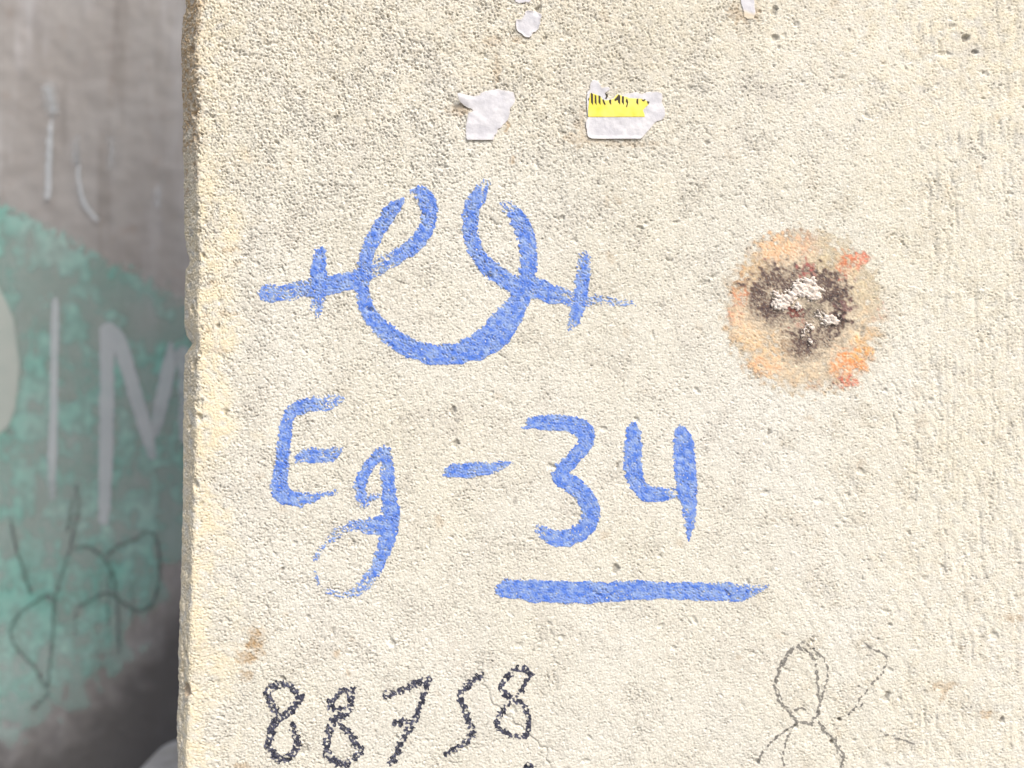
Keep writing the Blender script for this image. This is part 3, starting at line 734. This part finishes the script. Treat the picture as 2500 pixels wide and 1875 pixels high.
# ------------------------------------------------------------------ torn papers
k5 = np.exp(-np.linspace(-2, 2, 13) ** 2); k5 /= k5.sum()
def blur(a):
    a = np.apply_along_axis(lambda r: np.convolve(r, k5, 'same'), 1, a)
    return np.apply_along_axis(lambda r: np.convolve(r, k5, 'same'), 0, a)
front_raw = -Yf
SM = blur(np.pad(front_raw, 20, mode='edge'))[20:-20, 20:-20]
SM = SM + 0.42 * MM
def poly_sd(X, Y, poly):
    p = np.asarray(poly, float); q = np.roll(p, -1, 0)
    best = np.full(X.shape, 1e9); bxp = np.zeros(X.shape); byp = np.zeros(X.shape); inside = np.zeros(X.shape, bool)
    for (x1, y1), (x2, y2) in zip(p, q):
        dx, dy = x2 - x1, y2 - y1
        t = np.clip(((X - x1) * dx + (Y - y1) * dy) / (dx * dx + dy * dy + 1e-12), 0, 1)
        fx, fy = x1 + t * dx, y1 + t * dy
        d = np.hypot(X - fx, Y - fy); m = d < best
        best = np.where(m, d, best); bxp = np.where(m, fx, bxp); byp = np.where(m, fy, byp)
        c = ((y1 > Y) != (y2 > Y)) & (X < (x2 - x1) * (Y - y1) / (y2 - y1 + 1e-12) + x1)
        inside ^= c
    return np.where(inside, best, -best), bxp, byp
def surf(x, y):
    fi = np.clip((y - PYf[0, 0]) / (PYf[1, 0] - PYf[0, 0]), 0, shp[0] - 1.001); fj = np.clip((x - PXf[0, 0]) / (PXf[0, 1] - PXf[0, 0]), 0, shp[1] - 1.001)
    i, j = fi.astype(int), fj.astype(int); a, b = fi - i, fj - j
    return (SM[i, j] * (1 - a) * (1 - b) + SM[i + 1, j] * a * (1 - b) + SM[i, j + 1] * (1 - a) * b + SM[i + 1, j + 1] * a * b)
def rough_poly(poly, amp, seed, step=3.0, straight=()):
    r = np.random.default_rng(seed); out = []
    p = np.asarray(poly, float)
    for n in range(len(p)):
        a, b = p[n], p[(n + 1) % len(p)]
        L = np.hypot(*(b - a)); m = max(1, int(L / step))
        for t in np.arange(m) / m:
            j = r.normal(0, amp, 2) if n not in straight else 0
            out.append(a + (b - a) * t + j)
    return np.array(out)
def sheet(name, poly, mat, lift, thick, parent=None, step=1.8, curl=None, stainf=None):
    p = np.asarray(poly, float)
    xs_ = np.arange(p[:, 0].min() - 2 * step, p[:, 0].max() + 2 * step, step); ys_ = np.arange(p[:, 1].min() - 2 * step, p[:, 1].max() + 2 * step, step)
    X, Y = np.meshgrid(xs_, ys_)
    sd, bx, by = poly_sd(X, Y, p)
    ins = sd > 0
    cell = (ins[:-1, :-1].astype(int) + ins[1:, :-1] + ins[:-1, 1:] + ins[1:, 1:]) >= 1
    X2 = np.where(ins, X, bx); Y2 = np.where(ins, Y, by)
    f = np.stack([np.arange(X.size).reshape(X.shape)[s] for s in ((slice(None, -1), slice(None, -1)), (slice(1, None), slice(None, -1)), (slice(1, None), slice(1, None)), (slice(None, -1), slice(1, None)))], -1)[cell]
    used = np.unique(f); rm = np.zeros(X.size, np.int64); rm[used] = np.arange(len(used))
    x, y, s = X2.ravel()[used], Y2.ravel()[used], sd.ravel()[used]
    up = surf(x, y) + lift
    if curl is not None: up = up + curl(x, y, s)
    v = np.stack([(x - 1250) * PX, -up, CAMZ + (937.5 - y) * PX], -1)
    at = {'stain': stainf(x, y) if stainf is not None else np.clip(0.30 * sstep(5, 0, s) * np.random.default_rng(len(x)).random(len(x)), 0, 1)}
    fr = rm[f]
    # close with a back sheet and rim
    n = len(v)
    back = v.copy(); back[:, 1] += thick
    e = np.concatenate([fr[:, [0, 1]], fr[:, [1, 2]], fr[:, [2, 3]], fr[:, [3, 0]]])
    key = np.sort(e, 1); kk = key[:, 0] * n + key[:, 1]
    u_, inv, cnt = np.unique(kk, return_inverse=True, return_counts=True)
    be = e[cnt[inv] == 1]
    rim = np.stack([be[:, 1], be[:, 0], be[:, 0] + n, be[:, 1] + n], 1)
    at = {kq: np.concatenate([vq, vq]) for kq, vq in at.items()}
    return mesh_object(name, np.vstack([v, back]), np.vstack([fr, fr[:, ::-1] + n, rim]), mat, parent, at)
def Q(pts, ox, oy, sc): return [(ox + x / sc, oy + y / sc) for x, y in pts]

scrapA = Q([(180, 325), (300, 335), (420, 350), (520, 360), (640, 365), (720, 340), (780, 270), (900, 240), (1050, 200), (1200, 185), (1330, 215), (1480, 235), (1590, 265), (1610, 330), (1640, 440), (1620, 540), (1560, 620), (1500, 690), (1500, 800), (1480, 900),
            (1440, 990), (1340, 1080), (1280, 1170), (1200, 1200), (1180, 1300), (1110, 1360), (1090, 1480), (900, 1475), (720, 1480), (560, 1470), (420, 1480), (380, 1300), (400, 1050), (430, 920), (450, 800), (600, 720), (540, 690), (460, 670), (360, 620), (280, 560), (210, 490)], 1100, 200, 10.367)
o = sheet('paper_scrap', rough_poly(scrapA, 0.45, 1, 3, (26, 27, 28, 29)), M_paper, 0.0, 0.14 * MM,
          curl=lambda x, y, s: 3.0 * MM * sstep(1160, 1116, x) * sstep(275, 235, y) + 0.5 * MM * sstep(325, 343, y))
tag(o, 'torn white paper scrap with a pointed curled corner, beside the yellow printed label', 'paper scrap', 'paper scraps stuck to the rendered wall')
scrapB = Q([(300, 730), (480, 740), (560, 640), (620, 540), (640, 440), (760, 390), (880, 420), (1050, 430), (1180, 500), (1250, 560), (1240, 650), (1190, 740), (1200, 850), (1150, 1000), (1120, 1100), (1020, 1190), (920, 1200), (880, 1320), (780, 1400), (650, 1370),
            (550, 1310), (480, 1240), (370, 1180), (320, 1080), (290, 950), (285, 850)], 1240, 0, 15.083)
o = sheet('paper_scrap', rough_poly(scrapB, 0.35, 2), M_paper, 0.0, 0.14 * MM, curl=lambda x, y, s: 0.35 * MM * sstep(5, 0, s))
tag(o, 'small rounded white paper scrap above the scrap with the curled corner', 'paper scrap', 'paper scraps stuck to the rendered wall')
scrapC = Q([(240, 0), (280, 70), (380, 110), (520, 115), (650, 85), (760, 100), (830, 60), (850, 0), (840, -200), (700, -420), (500, -450), (330, -300), (240, -150)], 1240, 0, 15.083)
o = sheet('paper_scrap', rough_poly(scrapC, 0.35, 3), M_paper, 0.0, 0.14 * MM)
tag(o, 'white paper scrap directly above the small rounded scrap', 'paper scrap', 'paper scraps stuck to the rendered wall')
scrapD = Q([(425, 0), (450, 140), (490, 280), (540, 400), (545, 640), (700, 700), (880, 700), (950, 560), (960, 400), (930, 250), (920, 0), (930, -300), (800, -500), (560, -480), (430, -250)], 1780, 0, 15.083)
o = sheet('paper_scrap', rough_poly(scrapD, 0.3, 4), M_paper, 0.0, 0.14 * MM, stainf=lambda x, y: 0.85 * sstep(22, 34, y - (x - 1822) * 0.35))
tag(o, 'white paper strip with a yellowed glue-stained lower tip', 'paper scrap', 'paper scraps stuck to the rendered wall')
ZL = (1400, 180, 8.508)
lab = Q([(260, 1000), (300, 900), (280, 700), (275, 500), (290, 380), (340, 340), (345, 200), (400, 140), (480, 140), (540, 200), (585, 300), (660, 285), (740, 280), (760, 335), (690, 380), (655, 400), (690, 470), (740, 530), (830, 510), (870, 440), (930, 420), (1000, 460), (1080, 420), (1200, 410),
         (1300, 390), (1420, 430), (1480, 400), (1600, 380), (1760, 375), (1840, 420), (1850, 500), (1830, 600), (1880, 700), (1910, 820), (1890, 900), (1840, 960), (1700, 1010), (1620, 1110), (1540, 1200), (1480, 1270), (1420, 1340), (1380, 1362), (1000, 1364), (600, 1362), (400, 1358), (320, 1330), (290, 1290), (270, 1150), (255, 1050)], *ZL)
lcurl = lambda x, y, s: 0.45 * MM * sstep(330, 340, y) + 0.25 * MM * sstep(1440, 1432, x)
label = sheet('printed_label', rough_poly(lab, 0.3, 5, 3, (40, 41, 42, 43, 44, 45)), M_paper, 0.0, 0.16 * MM, curl=lcurl)
tag(label, 'torn white label with a yellow band and cut-off black lettering', 'label')
yel = Q([(320, 560), (345, 420), (362, 400), (440, 425), (560, 475), (600, 540), (660, 560), (730, 550), (830, 525), (870, 472), (922, 428), (960, 445), (1040, 475), (1100, 485), (1150, 512), (1300, 520), (1400, 520), (1500, 560), (1570, 600), (1560, 650), (1480, 720), (1440, 760), (1470, 840), (1480, 905), (900, 905), (305, 905), (300, 820), (310, 700)], *ZL)
sheet('yellow_band', rough_poly(yel, 0.2, 6, 3, (23, 24, 25, 26)), M_yellow, 0.05 * MM, 0.03 * MM, label, curl=lcurl)
for lt in [[(305, 520), (325, 500), (328, 540), (310, 570)], [(358, 420), (370, 400), (407, 430), (407, 660), (363, 600)], [(438, 440), (477, 460), (480, 655), (440, 600)], [(518, 450), (562, 470), (562, 655), (518, 600)],
           [(595, 540), (628, 540), (668, 640), (650, 657), (618, 610)], [(650, 400), (705, 430), (717, 470), (685, 532), (652, 515), (680, 480)], [(738, 548), (782, 542), (782, 657), (740, 600)],
           [(845, 545), (900, 485), (935, 432), (970, 460), (970, 652), (923, 600), (923, 552), (860, 578)], [(1003, 472), (1047, 475), (1047, 657), (1001, 595)], [(1093, 520), (1120, 530), (1138, 600), (1110, 707), (1090, 690), (1110, 620), (1083, 580)],
           [(1308, 530), (1347, 520), (1345, 657), (1301, 610)], [(1405, 518), (1430, 550), (1460, 545), (1480, 527), (1497, 545), (1460, 587), (1423, 572)], [(1525, 572), (1577, 588), (1555, 647), (1530, 612)]]:
    sheet('printed_letter', Q(lt, *ZL), M_ink, 0.11 * MM, 0.03 * MM, label, step=0.9, curl=lcurl)

# ------------------------------------------------------------------ the painted wall behind
D2 = DIST + BACK
SC = PX * D2 / DIST                     # metres per photo pixel on that plane
def bx_(px): return (px - 1250) * SC
def bz_(py): return CAMZ + (937.5 - py) * SC
bxs = np.concatenate([np.linspace(-4.0, bx_(-120), 30)[:-1], np.arange(bx_(-120), bx_(620), 0.004), np.linspace(bx_(620), 1.8, 20)])
bzs = np.concatenate([np.linspace(3.2, bz_(-120), 20)[:-1], np.arange(bz_(-120), bz_(2000), -0.004), np.linspace(bz_(2000), 0.0, 16)])
BX, BZ = np.meshgrid(bxs, bzs)
BPX, BPY = 1250 + BX / SC, 937.5 - (BZ - CAMZ) / SC
bsh = BX.shape
gn = band_noise((512, 512), 1.0, 40, 0.8, 1, 0, 51); gn2 = band_noise((512, 512), 1.0, 12, 0.7, 1, 0, 52); gv_ = band_noise((512, 512), 1.0, 14, 0.6, 5, 90, 53)
def samp(t, X, Y, s=1.0): return t[(Y / 3.8 * s).astype(int) % 512, (X / 3.8 * s).astype(int) % 512]
low_dark = sstep(-110, 170, (BPY - np.interp(BPX, [-100, 0, 150, 280, 400, 450, 520], [1810, 1770, 1720, 1620, 1480, 1400, 1300])) + 18 * samp(gn, BPX, BPY) + 5 * samp(gn2, BPX, BPY)) * 0.95  # wall colour darkens below a line that climbs towards the right
low_dark *= sstep(2300, 2100, BPY)
BYv = BACK + 0.0004 * samp(gn, BPX, BPY)
back = mesh_object('painted_wall', np.stack([BX, BYv, BZ], -1).reshape(-1, 3), grid_faces(*bsh, True), M_back, attrs={'low_dark': low_dark.ravel()})
tag(back, 'shaded grey concrete wall with teal paint, faded white letters and black scribble', 'wall')
bbody = mesh_object('wall_body', np.array([(-4.0, BACK + .004, 0), (1.8, BACK + .004, 0), (1.8, BACK + .2, 0), (-4.0, BACK + .2, 0), (-4.0, BACK + .004, 3.2), (1.8, BACK + .004, 3.2), (1.8, BACK + .2, 3.2), (-4.0, BACK + .2, 3.2)]),
                    np.array([(1, 2, 6, 5), (2, 3, 7, 6), (3, 0, 4, 7), (4, 5, 6, 7)]), M_back, back, smooth=False, attrs={'low_dark': np.zeros(8)})

def back_skin(name, x0, x1, y0, y1, step, fn, mat, lift, label=None, keep=0.2):
    X, Y = np.meshgrid(np.arange(x0, x1, step), np.arange(y0, y1, step))
    c = np.clip(fn(X, Y), 0, 1.2)
    k = c > keep
    cell = k[:-1, :-1] | k[1:, :-1] | k[:-1, 1:] | k[1:, 1:]
    ii = np.arange(c.size).reshape(c.shape)
    f = np.stack([ii[:-1, :-1], ii[1:, :-1], ii[1:, 1:], ii[:-1, 1:]], -1)[cell]
    used = np.unique(f); rm = np.zeros(c.size, np.int64); rm[used] = np.arange(len(used))
    v = np.stack([(X - 1250) * SC, BACK - 0.0022 - lift + 0 * X, CAMZ + (937.5 - Y) * SC], -1).reshape(-1, 3)[used]
    o = mesh_object(name, v, rm[f], mat, back, {'cover': c.ravel()[used]})
    if label: o['label'] = label
    return o
def teal(X, Y):
    top = np.interp(X, [-150, 0, 85, 170, 255, 340, 440, 560], [430, 497, 542, 582, 632, 672, 730, 790])
    low = np.interp(X, [-150, 0, 150, 280, 400, 450, 560], [1830, 1780, 1720, 1600, 1440, 1350, 1250])
    d = Y - top + 10 * samp(gn2, X, Y)
    c = sstep(-8, 14, d) * sstep(70, -60, Y - low + 40 * samp(gn, X, Y))
    dens = 0.38 + 0.18 * samp(gn, X, Y) + 0.06 * samp(gn2, X, Y) + 0.08 * samp(gv_, X, Y)
    dens += 0.34 * sstep(90, 10, d) * sstep(330, 180, X) + 0.22 * np.exp(-((X - 60) / 110) ** 2 - ((Y - 1010) / 90) ** 2) + 0.2 * np.exp(-((X - 60) / 130) ** 2 - ((Y - 1500) / 200) ** 2) + 0.15 * np.exp(-((X - 330) / 70) ** 2 - ((Y - 1300) / 260) ** 2)
    dens -= 0.18 * np.exp(-((X - 90) / 90) ** 2 - ((Y - 720) / 80) ** 2) + 0.14 * np.exp(-((X - 300) / 110) ** 2 - ((Y - 760) / 90) ** 2)
    return c * (np.maximum(dens, 0.22) + 0.10)
back_skin('teal_paint', -140, 560, 440, 1850, 4, teal, M_teal, 0.0, 'patchy worn teal paint')
def strokes_fn(strokes, soft, gap=0.0):
    def fn(X, Y):
        c = np.full(X.shape, -1.0)
        for s in strokes:
            sd, off, al, dry = stroke_field(X + 1.0 * samp(gn2, X, Y), Y, s, 14)
            c = np.maximum(c, np.minimum(0.5 + sd / soft, 1.0) - dry - gap + 0.10 * samp(gn2, X, Y) * dry)
        return c
    return fn
ZB = (0, 600, 2.37); ZT = (0, 0, 1.764); ZD = (0, 935, 1.764)
def pale(X, Y):
    e = np.interp(Y, [640, 700, 740, 780, 836, 890, 958, 1000, 1040, 1062, 1100], [-60, 0, 20, 37, 43, 51, 46, 39, 24, 0, -60])
    return 0.5 + (e - X) / 7.0
back_skin('painted_letter', -140, 80, 600, 1110, 4, pale, M_palegreen, 0.0008, 'pale green rounded letter beside the thin white I')
back_skin('painted_letter', 100, 180, 700, 1250, 3, strokes_fn([S([(328, 318, 42, .15), (325, 500, 46, .02), (322, 700, 42, 0), (320, 900, 46, 0), (315, 1100, 54, .05), (310, 1250, 60, .2), (310, 1450, 50, .42)], ZB)], 7), M_white, 0.0008, 'thin faded white letter I')
back_skin('painted_letter', 220, 500, 770, 1300, 3, strokes_fn([S([(626, 490, 86, 0), (625, 900, 86, 0), (618, 1300, 82, .02), (608, 1585, 64, .1)], ZB), S([(640, 490, 88, 0), (690, 540, 88, 0), (730, 660, 88, 0), (790, 860, 82, 0), (845, 1050, 80, .08), (885, 1210, 64, .3)], ZB),
    S([(995, 570, 36, .25), (985, 680, 80, .15), (962, 800, 88, .12), (930, 960, 84, .18), (905, 1080, 60, .3)], ZB), S([(1060, 620, 90, .22), (1080, 800, 90, .3), (1080, 1100, 90, .3)], ZB)], 7), M_white, 0.0008, 'broad faded white letter N or M')
for nm, st_, b in [('paint_drip', [S([(232, 500, 16, .4), (225, 560, 24, .12), (218, 700, 27, .08), (213, 850, 28, .08)], ZT)], (90, 180, 250, 520)),
                   ('paint_drip', [S([(345, 590, 18, .4), (345, 700, 24, .3), (348, 790, 24, .22), (370, 880, 28, .18), (425, 950, 24, .25)], ZT)], (160, 280, 300, 570)),
                   ('paint_smear', [S([(215, 390, 90, .40), (235, 480, 70, .36)], ZT), S([(330, 620, 60, .44), (335, 700, 60, .44)], ZT)], (60, 260, 150, 450)),
                   ('paint_smear', [S([(685, 820, 60, .42), (685, 880, 60, .42)], ZT), S([(490, 600, 60, .5), (480, 720, 60, .45)], ZT)], (220, 450, 280, 550))]:
    back_skin(nm, *b, 3, strokes_fn(st_, 40 if nm == 'paint_smear' else 8), M_white, 0.0016)
scr = [[(55, 585), (75, 690), (105, 790), (140, 900)], [(130, 770), (112, 845)], [(335, 440), (345, 520), (330, 620), (300, 740), (265, 850), (240, 960), (235, 1080), (225, 1200), (215, 1300)], [(300, 630), (322, 500)],
       [(210, 1310), (150, 1210), (75, 1130), (55, 1060), (90, 990), (150, 945), (210, 910), (240, 940)], [(218, 1330), (150, 1395)], [(330, 710), (380, 700), (430, 730), (480, 790), (500, 870), (515, 980), (520, 1160)],
       [(340, 960), (400, 930), (460, 900), (520, 930), (590, 975), (650, 960), (685, 880), (695, 770), (685, 680), (645, 635), (590, 670), (510, 700), (470, 740)], [(480, 800), (475, 900), (470, 1020), (465, 1100)], [(575, 850), (578, 1060)], [(335, 970), (330, 1080)]]
back_skin('black_scribble', 10, 420, 1160, 1750, 2.2, strokes_fn([zoomed(s, *ZD, w=6.5, dry=(0.28 if i in (1, 8, 9, 10) else 0.05)) for i, s in enumerate(scr)], 6), M_spray, 0.0024, 'thin black looping scribble')

# ------------------------------------------------------------------ ledge and the stone lying on it, low between the walls
def rock(name, centre, size, mat, seed, label, cat):
    r = np.random.default_rng(seed)
    nlat, nlon = 40, 64
    th = np.linspace(0.02, math.pi - 0.02, nlat)[:, None]; ph = np.linspace(0, 2 * math.pi, nlon, endpoint=False)[None, :]
    d = np.stack([np.sin(th) * np.cos(ph), np.sin(th) * np.sin(ph), np.cos(th) * np.ones_like(ph)], -1)
    rad_ = 1 / np.maximum((np.abs(d) ** 5).sum(-1) ** (1 / 5), 1e-6)
    for _ in range(60):
        v = r.normal(size=3); v /= np.linalg.norm(v)
        rad_ += r.normal(0, 0.05) * np.exp(-((1 - (d @ v)) * r.uniform(3, 30)))
    p = d * rad_[..., None] * np.array(size) / 2
    p[..., 2] = np.maximum(p[..., 2], -size[2] * 0.45)
    p = p.reshape(-1, 3)
    p[:, 2] -= p[:, 2].min()
    i = np.arange(nlat * nlon).reshape(nlat, nlon); i2 = np.roll(i, -1, 1)
    f = np.stack([i[:-1], i[1:], i2[1:], i2[:-1]], -1).reshape(-1, 4)
    o = mesh_object(name, p, f, mat)
    o.location = centre
    return tag(o, label, cat)
kst = NT('pale_stone')
cst = kst.mix(kst.mapr(kst.noise(30, 5), 0.35, 0.68), (0.38, 0.36, 0.32), (0.52, 0.505, 0.485))
M_stone = kst.finish(cst, 0.95, kst.bump(kst.noise(120, 5), 0.004, 0.5), spec=0.1)
LZ = 0.90
lv = []
for x in np.linspace(-4.0, 1.8, 60):
    j = 0.004 * math.sin(x * 31) + 0.003 * math.sin(x * 83)
    lv += [(x, BACK - 0.26 + j, 0.0), (x, BACK - 0.26 + j, LZ - 0.012), (x, BACK - 0.248 + j, LZ + j * 0.4), (x, BACK - 0.003, LZ + j * 0.4)]
tag(mesh_object('concrete_ledge', np.array(lv), grid_faces(60, 4, True), M_stone, smooth=False), 'grey concrete ledge along the foot of the painted wall', 'ledge')
rock('stone_block', (-0.335, BACK - 0.14, LZ - 0.004), (0.165, 0.15, 0.094), M_stone, 4, 'blurred pale stone lying on the ledge between the two walls', 'stone')
